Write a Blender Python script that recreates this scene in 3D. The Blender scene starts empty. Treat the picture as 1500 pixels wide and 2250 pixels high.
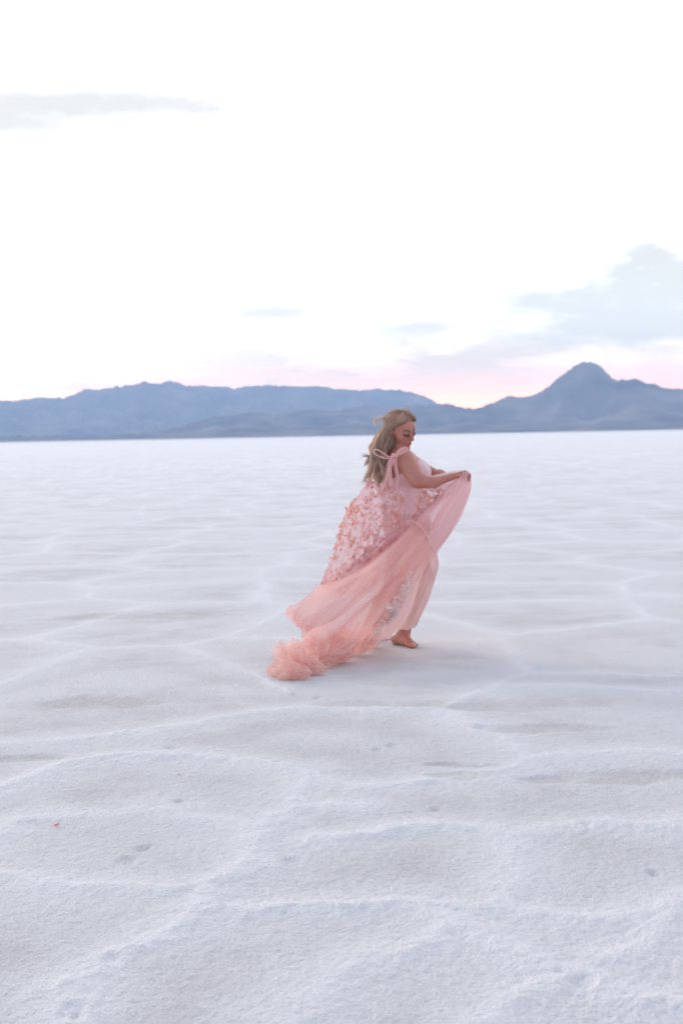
import bpy, math, random
import numpy as np
from math import radians, sin, cos, pi
from mathutils import Matrix, Vector

sc = bpy.context.scene
rng = np.random.default_rng(7)
random.seed(7)

# ------------------------------------------------------------------ camera
H = 1.39                                    # eye height, metres
PITCH, ROLL = radians(3.095), radians(1.07)
F = np.array([0, cos(PITCH), -sin(PITCH)])
U0 = np.array([0, sin(PITCH), cos(PITCH)])
R0 = np.array([1.0, 0, 0])
Rv = cos(ROLL) * R0 - sin(ROLL) * U0
Uv = sin(ROLL) * R0 + cos(ROLL) * U0
cam_d = bpy.data.cameras.new('camera')
cam = bpy.data.objects.new('camera', cam_d)
sc.collection.objects.link(cam)
cam.matrix_world = Matrix(((Rv[0], Uv[0], -F[0], 0), (Rv[1], Uv[1], -F[1], 0), (Rv[2], Uv[2], -F[2], H), (0, 0, 0, 1)))
cam_d.sensor_fit = 'VERTICAL'
cam_d.sensor_height = 36
cam_d.sensor_width = 24
cam_d.lens = 50
cam_d.clip_start = 0.05
cam_d.clip_end = 60000
cam_d.dof.use_dof = True
cam_d.dof.focus_distance = 5.6
cam_d.dof.aperture_fstop = 4.4
sc.camera = cam
FOC = 3125.0

sc.view_settings.view_transform = 'Standard'
sc.view_settings.look = 'None'
sc.view_settings.exposure = 0.25
sc.view_settings.gamma = 1.0
sc.render.engine = 'CYCLES'
sc.cycles.use_denoising = True
sc.cycles.use_adaptive_sampling = False
sc.cycles.transparent_max_bounces = 24
sc.cycles.max_bounces = 8
sc.cycles.diffuse_bounces = 4
sc.cycles.transmission_bounces = 6
sc.cycles.volume_bounces = 1


# ------------------------------------------------------------ node helpers
class E:
    """a small wrapper so node maths can be written as an expression"""
    def __init__(s, nt, sock): s.nt, s.s = nt, sock
    def _m(s, op, *a):
        n = s.nt.nodes.new('ShaderNodeMath'); n.operation = op
        for i, v in enumerate((s,) + a):
            if isinstance(v, E): s.nt.links.new(v.s, n.inputs[i])
            else: n.inputs[i].default_value = v
        return E(s.nt, n.outputs[0])
    def __add__(s, o): return s._m('ADD', o)
    def __radd__(s, o): return s._m('ADD', o)
    def __sub__(s, o): return s._m('SUBTRACT', o)
    def __rsub__(s, o): return (s * -1.0) + o
    def __mul__(s, o): return s._m('MULTIPLY', o)
    def __rmul__(s, o): return s._m('MULTIPLY', o)
    def __truediv__(s, o): return s._m('DIVIDE', o)
    def pow(s, o): return s._m('POWER', o)
    def exp(s): return s._m('EXPONENT')
    def mx(s, o): return s._m('MAXIMUM', o)
    def mn(s, o): return s._m('MINIMUM', o)
    def abs(s): return s._m('ABSOLUTE')
    def step(s, a, b):
        n = s.nt.nodes.new('ShaderNodeMapRange'); n.interpolation_type = 'SMOOTHSTEP'
        s.nt.links.new(s.s, n.inputs[0]); n.inputs[1].default_value = a; n.inputs[2].default_value = b
        n.inputs[3].default_value = 0; n.inputs[4].default_value = 1
        return E(s.nt, n.outputs[0])


def vec(nt, x, y, z):
    n = nt.nodes.new('ShaderNodeCombineXYZ')
    for i, v in enumerate((x, y, z)):
        if isinstance(v, E): nt.links.new(v.s, n.inputs[i])
        else: n.inputs[i].default_value = v
    return n.outputs[0]


def noise(nt, v, scale, detail=4, rough=0.55, dist=0.0):
    n = nt.nodes.new('ShaderNodeTexNoise')
    if v is not None: nt.links.new(v, n.inputs['Vector'])
    n.inputs['Scale'].default_value = scale; n.inputs['Detail'].default_value = detail
    n.inputs['Roughness'].default_value = rough; n.inputs['Distortion'].default_value = dist
    return E(nt, n.outputs[0])


def mix(nt, f, a, b):
    n = nt.nodes.new('ShaderNodeMix'); n.data_type = 'RGBA'
    for i, v in ((0, f), (6, a), (7, b)):
        if isinstance(v, E): nt.links.new(v.s, n.inputs[i])
        elif isinstance(v, (int, float)): n.inputs[i].default_value = v
        elif isinstance(v, tuple): n.inputs[i].default_value = tuple(v) + (1,)
        else: nt.links.new(v, n.inputs[i])
    return n.outputs[2]


# -------------------------------------------------------------------- sky
SUN_EL, SUN_AZ = radians(17), radians(-38)      # azimuth from +y, negative = left
w = bpy.data.worlds.new('World'); sc.world = w; w.use_nodes = True
nt = w.node_tree; nt.nodes.clear()
tc = nt.nodes.new('ShaderNodeTexCoord')
sep = nt.nodes.new('ShaderNodeSeparateXYZ'); nt.links.new(tc.outputs['Generated'], sep.inputs[0])
X, Y, Z = (E(nt, sep.outputs[i]) for i in range(3))
az = X._m('ARCTAN2', Y)
el = Z._m('ARCSINE')


def blob(a0, e0, sa, se):
    p = (az - a0) / sa; q = (el - e0) / se
    return ((p * p + q * q) * -1.0).exp()


sky = nt.nodes.new('ShaderNodeTexSky'); sky.sky_type = 'NISHITA'; sky.sun_disc = False
sky.sun_elevation = SUN_EL; sky.sun_rotation = SUN_AZ; sky.altitude = 1300
sky.air_density = 1.0; sky.dust_density = 2.0; sky.ozone_density = 2.0
# cloud veil: bright, almost white towards the set sun, dim blue on the other side of the sky
front = Y.step(-0.75, 0.85)
up = el.step(0.15, 1.3)
veil = mix(nt, front, (0.68, 0.66, 0.71), (1.5, 1.48, 1.47))
veil = mix(nt, up * 0.9, veil, (0.66, 0.73, 0.95))
v1 = vec(nt, az * 5.0, el * 22.0, 0.3)
v2 = vec(nt, az * 14.0, el * 34.0, 1.7)
n1, n2 = noise(nt, v1, 2.0, 5, 0.6), noise(nt, v2, 2.2, 6, 0.62)
low = 1.0 - el.step(0.022, 0.075)
infront = Y.step(0.0, 0.5)
# warm low band, yellow to the left, pink along the hills
warm = mix(nt, az.step(-0.24, 0.02), (2.5, 1.62, 0.62), (2.2, 1.08, 0.62))
veil = mix(nt, low * infront * 0.8, veil, warm)
glow = blob(0.08, 0.018, 0.10, 0.016)
veil = mix(nt, glow * 0.8, veil, (3.2, 1.22, 0.52))
# lilac streaks over the hills
streak = ((n1 - 0.34) * 5.0).mx(0.0).mn(1.0) * blob(0.08, 0.054, 0.27, 0.021)
veil = mix(nt, streak * 0.8, veil, (0.76, 0.65, 0.46))
pinks = ((noise(nt, vec(nt, az * 3.0, el * 60.0, 5.0), 2.0, 4) - 0.45) * 5.0).mx(0.0).mn(1.0) * blob(0.0, 0.030, 0.5, 0.016)
veil = mix(nt, pinks * infront * 0.36, veil, (1.6, 0.62, 0.46))
# single clouds
cum = (blob(0.225, 0.094, 0.062, 0.022) * 1.1 + blob(0.215, 0.110, 0.022, 0.016) + blob(0.150, 0.090, 0.030, 0.008) * 0.95
       + blob(0.24, 0.075, 0.07, 0.014) + blob(0.19, 0.068, 0.09, 0.012) * .6)
cumm = (cum.mn(1.1) + (n2 - 0.5) * 2.2).step(0.02, 1.05)
veil = mix(nt, cumm * 0.82, veil, (0.72, 0.70, 0.57))
wisp = (blob(-0.175, 0.2260, 0.135, 0.0100) * 1.25 + blob(-0.235, 0.2110, 0.065, 0.0075) * 1.15 + blob(0.138, 0.2260, 0.022, 0.003) * 0.7
        + blob(0.04, 0.2070, 0.014, 0.0035) * 0.55 + blob(-0.045, 0.086, 0.040, 0.007) * 1.1 + blob(0.055, 0.074, 0.034, 0.006) * 1.2
        + blob(-0.02, 0.066, 0.05, 0.004) * 0.6)
wispm = (wisp * (0.45 + n2 * 1.2)).step(0.12, 1.2)
veil = mix(nt, wispm * 0.8, veil, (0.78, 0.74, 0.66))
bg1 = nt.nodes.new('ShaderNodeBackground'); nt.links.new(sky.outputs[0], bg1.inputs[0]); bg1.inputs[1].default_value = 0.05
boost = nt.nodes.new('ShaderNodeVectorMath'); boost.operation = 'SCALE'
nt.links.new(veil, boost.inputs[0]); nt.links.new((((el.mx(0.0) / -0.050).exp() * 2.0) * infront + 1.0).s, boost.inputs['Scale'])
veil = boost.outputs[0]
bg2 = nt.nodes.new('ShaderNodeBackground'); nt.links.new(veil, bg2.inputs[0]); bg2.inputs[1].default_value = 1.0
mxs = nt.nodes.new('ShaderNodeMixShader'); mxs.inputs[0].default_value = 0.85
nt.links.new(bg1.outputs[0], mxs.inputs[1]); nt.links.new(bg2.outputs[0], mxs.inputs[2])
out = nt.nodes.new('ShaderNodeOutputWorld'); nt.links.new(mxs.outputs[0], out.inputs[0])

sd = bpy.data.lights.new('sun', 'SUN'); sd.energy = 1.6; sd.angle = radians(26); sd.color = (1.0, 0.88, 0.74)
sun = bpy.data.objects.new('sun', sd); sc.collection.objects.link(sun)
sv = Vector((sin(SUN_AZ) * cos(SUN_EL), cos(SUN_AZ) * cos(SUN_EL), sin(SUN_EL)))
sun.rotation_euler = sv.to_track_quat('Z', 'Y').to_euler()


# ---------------------------------------------------------------- helpers
def mesh_obj(name, verts, faces, mat=None, parent=None, smooth=True, attrs=None, uv=None, kind=None):
    me = bpy.data.meshes.new(name)
    verts = np.asarray(verts, np.float32)
    if isinstance(faces, np.ndarray):
        k = faces.shape[1]
        me.vertices.add(len(verts)); me.vertices.foreach_set('co', verts.ravel())
        me.loops.add(faces.size); me.loops.foreach_set('vertex_index', faces.ravel().astype(np.int32))
        me.polygons.add(len(faces))
        me.polygons.foreach_set('loop_start', np.arange(0, faces.size, k, dtype=np.int32))
        me.update(calc_edges=True)
    else:
        me.from_pydata([tuple(map(float, v)) for v in verts], [], faces); me.update()
    me.validate()
    me.polygons.foreach_set('use_smooth', np.full(len(me.polygons), smooth))
    if attrs:
        for an, av in attrs.items():
            av = np.asarray(av, np.float32)
            if av.ndim == 1:
                a = me.attributes.new(an, 'FLOAT', 'POINT'); a.data.foreach_set('value', av)
            else:
                a = me.attributes.new(an, 'FLOAT_COLOR', 'POINT')
                a.data.foreach_set('color', np.hstack([av, np.ones((len(av), 1), np.float32)]).ravel())
    if uv is not None:
        a = me.attributes.new('cloth', 'FLOAT_VECTOR', 'POINT')
        a.data.foreach_set('vector', np.hstack([uv, np.zeros((len(uv), 1))]).astype(np.float32).ravel())
    if mat: me.materials.append(mat)
    o = bpy.data.objects.new(name, me); sc.collection.objects.link(o)
    if parent:
        o.parent = parent
        o.matrix_parent_inverse = Matrix.Translation(-parent.location)
    if kind: o['kind'] = kind
    return o


def hash2(ix, iy, s=0):
    h = (ix.astype(np.int64) * 374761393 + iy.astype(np.int64) * 668265263 + s * 1442695041) & 0xffffffff
    h = ((h ^ (h >> 13)) * 1274126177) & 0xffffffff
    return ((h ^ (h >> 16)) & 0xffff) / 65535.0


def vnoise(x, y, s=0):
    ix, iy = np.floor(x), np.floor(y)
    fx, fy = x - ix, y - iy
    fx = fx * fx * fx * (fx * (fx * 6 - 15) + 10); fy = fy * fy * fy * (fy * (fy * 6 - 15) + 10)
    a, b = hash2(ix, iy, s), hash2(ix + 1, iy, s); c, d = hash2(ix, iy + 1, s), hash2(ix + 1, iy + 1, s)
    return (a + (b - a) * fx) * (1 - fy) + (c + (d - c) * fx) * fy


def fbm(x, y, s=0, o=4):
    t, a, n = 0, 0.5, 0
    for i in range(o):
        t = t + a * vnoise(x, y, s + i); n += a; a *= 0.5; x = x * 2.03 + 5.1; y = y * 2.03 + 1.7
    return t / n


def grid_faces(nr, nc, wrap=False):
    i = np.arange(nr - 1)[:, None]; j = np.arange(nc if wrap else nc - 1)[None, :]
    j2 = (j + 1) % nc
    return np.stack([i * nc + j, i * nc + j2, (i + 1) * nc + j2, (i + 1) * nc + j], -1).reshape(-1, 4)


D0 = 9.35                                   # the woman stands this far out


def rays(px, py):
    px = np.asarray(px, float); py = np.asarray(py, float)
    return F * FOC + (px - 750)[..., None] * Rv + (1125 - py)[..., None] * Uv


def G(px, py, d=0.0):
    """measured point of the figure (u, v) with its own depth d behind (+) or before (-) the standing foot"""
    r = rays(px, py)
    return r / r[..., 1:2] * (D0 + np.asarray(d, float))[..., None] + np.array([0, 0, H])


def P(*a): return G(*[np.float64(v) for v in a])


def ground_at(px, py):
    r = rays(px, py); t = -H / r[..., 2]
    return (r * t[..., None])[..., :2]


def material(name):
    m = bpy.data.materials.new(name); m.use_nodes = True
    t = m.node_tree; t.nodes.clear()
    o = t.nodes.new('ShaderNodeOutputMaterial')
    return m, t, o


def attr(t, name):
    n = t.nodes.new('ShaderNodeAttribute'); n.attribute_name = name
    return n


# ----------------------------------------------------------------- ground
RIDGES = [
    [(-60, 1925), (0, 1925), (60, 1936), (120, 1953), (200, 1957), (300, 1962), (380, 1960), (440, 1950), (500, 1930), (540, 1905)],
    [(540, 1905), (548, 1870), (540, 1840), (560, 1815), (600, 1790), (650, 1775), (720, 1768), (800, 1772)],
    [(-80, 1890), (0, 1858), (20, 1830), (70, 1800), (160, 1788), (260, 1782)],
    [(160, 2160), (240, 2095), (300, 2075), (370, 2050), (430, 2012), (520, 2005), (600, 1998), (680, 1985), (750, 1985), (830, 1980), (900, 1975), (950, 1990), (1060, 1996), (1130, 2000)],
    [(430, 2012), (452, 1985), (440, 1952)],
    [(160, 2160), (185, 2200), (165, 2250), (150, 2300)],
    [(950, 1990), (990, 2030), (1050, 2055), (1110, 2085), (1150, 2110), (1200, 2130), (1270, 2155), (1330, 2185), (1400, 2200), (1560, 2220)],
    [(1130, 2000), (1100, 1975), (1132, 1950), (1138, 1915), (1130, 1880), (1120, 1840), (1070, 1822), (980, 1815), (880, 1812), (800, 1835), (700, 1842)],
    [(1130, 2000), (1250, 2020), (1350, 2025), (1440, 2012), (1500, 1985), (1600, 1950)],
    [(-60, 1750), (0, 1735), (80, 1700), (130, 1680), (190, 1665), (300, 1660), (400, 1660), (500, 1668), (560, 1675), (620, 1687), (680, 1710), (760, 1727), (850, 1727), (930, 1722), (1030, 1712), (1110, 1695), (1160, 1670), (1220, 1660), (1320, 1655), (1410, 1650), (1560, 1655)],
    [(-60, 1636), (0, 1633), (150, 1625), (300, 1610), (400, 1595), (500, 1575), (600, 1560), (700, 1555), (800, 1558), (950, 1562), (1010, 1545), (1050, 1525), (1100, 1505)],
    [(1100, 1505), (1250, 1508), (1400, 1515), (1560, 1520)],
    [(1160, 1668), (1110, 1630), (1060, 1605), (1010, 1585), (980, 1565)],
    [(260, 1782), (330, 1770), (430, 1790), (500, 1800), (560, 1815)],
    [(600, 2260), (680, 2190), (750, 2130), (850, 2105), (930, 2085), (990, 2030)],
    [(1040, 2300), (1100, 2230), (1180, 2170), (1270, 2155)],
    [(1350, 2110), (1420, 2075), (1450, 2045), (1500, 1985)],
    [(1120, 1840), (1200, 1815), (1300, 1808), (1400, 1815), (1560, 1800)],
    [(650, 1775), (640, 1740), (680, 1710)],
]
DENTS = [(860, 1636, .03), (830, 1643, .025), (280, 1886, .034), (315, 1859, .022), (640, 1891, .034), (395, 1757, .018), (1055, 1600, .03),
         (960, 1775, .022), (157, 2224, .03), (170, 2236, .022), (375, 1640, .03), (1435, 1914, .02), (1285, 2164, .03), (245, 2112, .025), (1290, 1811, .02), (700, 1530, .03)]
STAINS = [(1400, 1700, .34, .13), (1200, 1708, .14, .07), (975, 1677, .10, .04), (1052, 1680, .12, .04), (1000, 1705, .14, .08), (50, 1664, .26, .07), (1130, 1547, .45, .16),
          (945, 1547, .25, .14), (780, 1546, .22, .12), (240, 1538, .4, .2), (310, 1352, .8, .22), (1180, 1600, .3, .1)]


def seg_dist(x, y, pl):
    best = np.full(x.shape, 9.0); side = np.zeros(x.shape)
    for a, b in zip(pl[:-1], pl[1:]):
        dx, dy = b - a; L = dx * dx + dy * dy
        t = np.clip(((x - a[0]) * dx + (y - a[1]) * dy) / L, 0, 1)
        qx, qy = a[0] + t * dx, a[1] + t * dy
        d = np.hypot(x - qx, y - qy)
        m = d < best
        best = np.where(m, d, best); side = np.where(m, y - qy, side)
    return best, side


def chaikin(p, n=2):
    for _ in range(n):
        q = [p[0]]
        for a, b in zip(p[:-1], p[1:]): q += [a * .75 + b * .25, a * .25 + b * .75]
        q.append(p[-1]); p = q
    return p


def voronoi_edge(x, y, s):
    ix, iy = np.floor(x), np.floor(y)
    d1 = np.full(x.shape, 9.0); d2 = d1.copy()
    for a in (-1, 0, 1):
        for b in (-1, 0, 1):
            cx, cy = ix + a, iy + b
            qx = cx + 0.12 + 0.76 * hash2(cx, cy, s); qy = cy + 0.12 + 0.76 * hash2(cx, cy, s + 9)
            d = np.hypot(x - qx, y - qy)
            d2 = np.where(d < d1, d1, np.minimum(d2, d)); d1 = np.minimum(d1, d)
    return d2 - d1


def build_ground():
    fine = np.linspace(radians(-19), radians(19), 620)
    coarse_r = np.linspace(radians(19), radians(341), 240)[1:-1]
    th = np.concatenate([fine, coarse_r])
    r1 = np.geomspace(1.2, 2.8, 10)[:-1]
    r2 = np.geomspace(2.8, 30, 860)[:-1]
    r3 = np.geomspace(30, 9900, 200)
    rr = np.concatenate([[0.02], r1, r2, r3])
    Rr, T = np.meshgrid(rr, th, indexing='ij')
    x, y = Rr * np.sin(T), Rr * np.cos(T)
    shp = x.shape; xf, yf = x.ravel(), y.ravel()
    z = np.zeros(xf.size); moat = np.zeros(xf.size); dirt = np.zeros(xf.size); crest = np.zeros(xf.size)
    near = (np.hypot(xf, yf) < 90)
    X_, Y_ = xf[near], yf[near]
    wx = X_ + 0.10 * (fbm(X_ * 1.6, Y_ * 1.6, 3, 4) - .5) + .05 * (fbm(X_ * 9, Y_ * 9, 31, 3) - .5)
    wy = Y_ + 0.10 * (fbm(X_ * 1.6, Y_ * 1.6, 13, 4) - .5) + .05 * (fbm(X_ * 9, Y_ * 9, 41, 3) - .5)
    d = np.full(X_.size, 9.0); sd_ = np.zeros(X_.size)
    for pl in RIDGES:
        g = ground_at([p[0] for p in pl], [p[1] for p in pl]); g = chaikin([q for q in g])
        A = np.array(g)
        m = (wx > A[:, 0].min() - .5) & (wx < A[:, 0].max() + .5) & (wy > A[:, 1].min() - .5) & (wy < A[:, 1].max() + .5)
        if not m.any(): continue
        dd, ss = seg_dist(wx[m], wy[m], A)
        cur = d[m]; sd_[m] = np.where(dd < cur, ss, sd_[m]); d[m] = np.minimum(cur, dd)
    # further out and to the sides, the same kind of plates without a plan
    far = np.clip((Y_ - 7.6) / 1.0, 0, 1) + np.clip((np.abs(X_) - 0.26 * Y_) / .3, 0, 1) + np.clip((2.9 - Y_) / .3, 0, 1)
    far = np.clip(far, 0, 1)
    ve = voronoi_edge(wx * .62 + 3.3, wy * .50 + 8.2, 5) * 0.9
    df = np.where(far > .02, np.minimum(d + 4 * (1 - 0), ve / np.maximum(far, .02)), 9)
    use = df < d
    d = np.where(use, df, d)
    fade = 1 / (1 + (np.hypot(X_, Y_) / 17) ** 3)
    var = 0.45 + 1.1 * fbm(X_ * 1.3, Y_ * 1.3, 21, 3)
    hgt = (0.010 * np.exp(-(d / .13) ** 2) + 0.006 * var * np.exp(-(d / .045) ** 2))
    # a rubbly top on the ridges
    rub = fbm(X_ * 14, Y_ * 14, 55, 3) - .5
    hgt += rub * .011 * np.exp(-(d / .12) ** 2)
    und = (fbm(X_ * .9, Y_ * .9, 71, 4) - .5) * .016 + (fbm(X_ * 3.2, Y_ * 3.2, 77, 3) - .5) * .006
    grain = (fbm(X_ * 46, Y_ * 46, 81, 3) - .5) * .007
    zz = (hgt * var * .85 + und * .75) * (0.18 + .82 * fade) + grain * np.clip(1.5 - np.hypot(X_, Y_) / 14, 0, 1)
    for px, py, r in DENTS:
        q = ground_at(px, py); e = ((X_ - q[0]) / r) ** 2 + ((Y_ - q[1]) / (r * 1.5)) ** 2
        zz -= .011 * np.exp(-e ** 2 * (1 + 1.2 * (fbm(X_ * 40, Y_ * 40, 3, 2) - .5)))
    pl = np.zeros(X_.size)
    for px, py, a, b in STAINS:
        q = ground_at(px, py)
        e = ((X_ - q[0]) / a) ** 2 + ((Y_ - q[1]) / b) ** 2
        s = np.clip(1.25 - e + 2.2 * (fbm(X_ * 7, Y_ * 7, 91, 4) - .5), 0, 1)
        pl = np.maximum(pl, s)
    zz -= .009 * pl
    # keep the ground level where the woman stands
    flat = np.exp(-(((X_ - .15) / .5) ** 2 + ((Y_ - 9.2) / .7) ** 2) ** 2)
    zz = zz * (1 - .85 * flat)
    z[near] = zz - zz.mean() - .004 * (1 - flat)
    moat[near] = np.exp(-((d - .36) / .17) ** 2) * np.clip(1.35 - np.hypot(X_, Y_) / 13, .12, 1) * np.clip(.3 + 1.5 * (fbm(X_ * 1.1, Y_ * 1.1, 131, 3) - .25), 0, 1)
    dirt[near] = pl; crest[near] = (np.exp(-(d / .17) ** 2) * .55 + .6 * np.exp(-(d / .055) ** 2)) * (.4 + .6 * fade) * np.clip(var, .4, 1.2)
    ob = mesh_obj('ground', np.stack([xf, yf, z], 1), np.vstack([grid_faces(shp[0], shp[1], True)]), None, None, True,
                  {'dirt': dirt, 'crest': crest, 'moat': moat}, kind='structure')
    return ob


ground = build_ground()
m, t, o = material('salt')
geo = t.nodes.new('ShaderNodeNewGeometry'); pos = geo.outputs['Position']
sp = t.nodes.new('ShaderNodeSeparateXYZ'); t.links.new(pos, sp.inputs[0])
gx, gy = E(t, sp.outputs[0]), E(t, sp.outputs[1])
flatp = vec(t, gx, gy, 0.0)
big = noise(t, flatp, 0.55, 5, 0.6, .4)
midn = noise(t, flatp, 3.0, 5, 0.6, .3)
fin = noise(t, flatp, 60, 4, 0.65)
crestA, dirtA = E(t, attr(t, 'crest').outputs['Fac']), E(t, attr(t, 'dirt').outputs['Fac'])
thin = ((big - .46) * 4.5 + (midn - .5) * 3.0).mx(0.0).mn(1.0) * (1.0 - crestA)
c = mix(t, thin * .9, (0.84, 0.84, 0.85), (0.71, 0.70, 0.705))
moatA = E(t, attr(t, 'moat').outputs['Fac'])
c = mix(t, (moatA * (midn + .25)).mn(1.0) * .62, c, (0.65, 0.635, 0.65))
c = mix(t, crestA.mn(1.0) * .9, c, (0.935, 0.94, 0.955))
c = mix(t, (dirtA * ((fin - .25) * 2.2).mx(0.0).mn(1.0)) * .5, c, (0.47, 0.42, 0.38))
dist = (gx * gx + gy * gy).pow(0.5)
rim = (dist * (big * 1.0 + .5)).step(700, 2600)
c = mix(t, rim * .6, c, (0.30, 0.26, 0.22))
b = t.nodes.new('ShaderNodeBsdfPrincipled'); t.links.new(c, b.inputs['Base Color'])
b.inputs['Roughness'].default_value = .75; b.inputs['Specular IOR Level'].default_value = .25
hh = fin * .7 + noise(t, flatp, 130, 3, .6) * .5 + noise(t, flatp, 24, 4, .6) * 0.5
bp = t.nodes.new('ShaderNodeBump'); bp.inputs['Strength'].default_value = 1.0; bp.inputs['Distance'].default_value = .026
t.links.new(hh.s, bp.inputs['Height']); t.links.new(bp.outputs[0], b.inputs['Normal'])
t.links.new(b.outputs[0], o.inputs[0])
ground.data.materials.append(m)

# -------------------------------------------------------------- mountains
FAR_RANGE = [(-400, 905), (-200, 893), (-90, 884), (0, 880), (30, 879), (60, 876), (95, 872), (110, 873), (138, 873), (160, 865), (180, 857), (195, 851), (220, 854), (245, 850), (265, 847), (277, 845), (290, 847), (305, 840), (315, 837), (330, 842), (345, 842), (365, 838), (380, 835), (400, 844), (425, 847), (450, 845), (470, 849), (500, 849), (515, 852), (540, 847), (565, 845), (600, 846), (650, 847), (700, 848), (740, 853), (790, 857), (820, 853), (850, 855), (875, 854), (900, 860), (925, 866), (945, 876), (965, 888), (1000, 903), (1100, 915), (1300, 925), (1900, 930)]
NEAR_RANGE = [(-400, 965), (200, 955), (330, 948), (400, 935), (470, 915), (550, 905), (620, 908), (680, 898), (740, 902), (800, 890), (850, 897), (880, 893), (910, 888), (935, 891), (960, 887), (985, 886), (1010, 893), (1040, 897), (1060, 892), (1080, 885), (1105, 875), (1120, 867), (1140, 872), (1170, 868), (1185, 862), (1200, 850), (1225, 830), (1250, 812), (1262, 802), (1275, 795), (1290, 793), (1302, 793), (1315, 800), (1330, 815), (1345, 830), (1353, 837), (1370, 832), (1395, 830), (1410, 836), (1425, 841), (1437, 840), (1450, 848), (1470, 853), (1500, 852), (1560, 866), (1700, 880), (1900, 905), (2200, 930)]


def build_range(name, prof, dist_c, depth, seed, mat):
    r = rays([p[0] for p in prof], [p[1] for p in prof])
    a = np.arctan2(r[:, 0], r[:, 1]); te = r[:, 2] / np.hypot(r[:, 0], r[:, 1])
    A = np.linspace(a[0], a[-1], 1500)
    te = np.interp(A, a, te) + (fbm(A * 180, A * 0, seed, 4) - .5) * .0012 + (.5 - np.abs(vnoise(A * 330, A * 0, seed + 50) * 2 - 1)) * .0009 + (vnoise(A * 800, A * 0, seed + 51) - .5) * .0009
    hc = np.maximum(H + dist_c * te, 8)
    T = np.linspace(-1, 1, 160)                 # -1 front foot, 0 crest, 1 back foot
    AA, TT = np.meshgrid(A, T)
    ct = TT
    R_ = dist_c + ct * depth
    x, y = R_ * np.sin(AA), R_ * np.cos(AA)
    k = np.clip(1 - np.abs(TT), 0, 1)
    spur = 1 - np.abs(fbm(x / 420 + fbm(x / 900, y / 900, seed + 3, 3), y / 620, seed, 5) * 2 - 1)
    spur2 = 1 - np.abs(fbm(x / 130, y / 200, seed + 7, 4) * 2 - 1)
    prof_t = k ** 1.25
    mod = 1 - (1 - np.exp(-((1 - k) / .22) ** 2 * 1.0)) * (1.25 * (1 - spur) + .5 * (1 - spur2))
    # smooth the crest line towards the foot
    K = np.exp(-(np.arange(-90, 91) / 38.0) ** 2); K /= K.sum()
    hs = np.convolve(np.pad(hc, 90, mode='edge'), K, 'valid')
    h0 = hc[None] * k ** 2 + hs[None] * (1 - k ** 2)
    z = h0 * prof_t * np.clip(mod, .1, 1.0) - 1.2
    z = np.minimum(z, hc[None] * R_ / dist_c * .992)
    z = np.where(k <= 0.001, -6, z)
    f = grid_faces(len(T), len(A))[:, ::-1]
    return mesh_obj(name, np.stack([x.ravel(), y.ravel(), z.ravel()], 1), np.ascontiguousarray(f), mat, kind='structure')


m, t, o = material('desert_rock')
geo = t.nodes.new('ShaderNodeNewGeometry'); pos = geo.outputs['Position']
nb, ns = noise(t, pos, .005, 6, .65), noise(t, pos, .02, 5, .6)
c = mix(t, ((nb - .35) * 3.0).mx(0.0).mn(1.0), (0.04, 0.035, 0.034), (0.36, 0.30, 0.25))
c = mix(t, ((ns - .5) * 4.0).mx(0.0).mn(1.0) * .5, c, (0.05, 0.05, 0.048))
b = t.nodes.new('ShaderNodeBsdfDiffuse'); t.links.new(c, b.inputs[0]); t.links.new(b.outputs[0], o.inputs[0])
build_range('mountains', FAR_RANGE, 8300, 1500, 3, m)
build_range('hills', NEAR_RANGE, 5300, 1100, 17, m)

# ------------------------------------------------------------------- haze
hv = [(-9950, -9950, -9), (9950, -9950, -9), (9950, 9950, -9), (-9950, 9950, -9), (-9950, -9950, 370), (9950, -9950, 370), (9950, 9950, 370), (-9950, 9950, 370)]
hf = [(0, 3, 2, 1), (4, 5, 6, 7), (0, 1, 5, 4), (1, 2, 6, 5), (2, 3, 7, 6), (3, 0, 4, 7)]
m, t, o = material('haze_air')
pv = t.nodes.new('ShaderNodeVolumePrincipled')
pv.inputs['Color'].default_value = (0.46, 0.655, 0.96, 1); pv.inputs['Density'].default_value = 1.55e-4
pv.inputs['Anisotropy'].default_value = 0.0
t.links.new(pv.outputs[0], o.inputs['Volume'])
hz = mesh_obj('haze', hv, hf, m, smooth=False, kind='stuff')




# =================================================================== woman
foot = P(885, 1418, 0)
woman = bpy.data.objects.new('person', None); sc.collection.objects.link(woman)
woman.location = (float(foot[0]), float(foot[1]), 0)
woman['label'] = 'barefoot blonde woman in a blush pink tulle gown, looking down and sweeping up her skirt'
woman['category'] = 'person'
bpy.context.view_layer.update()


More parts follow.
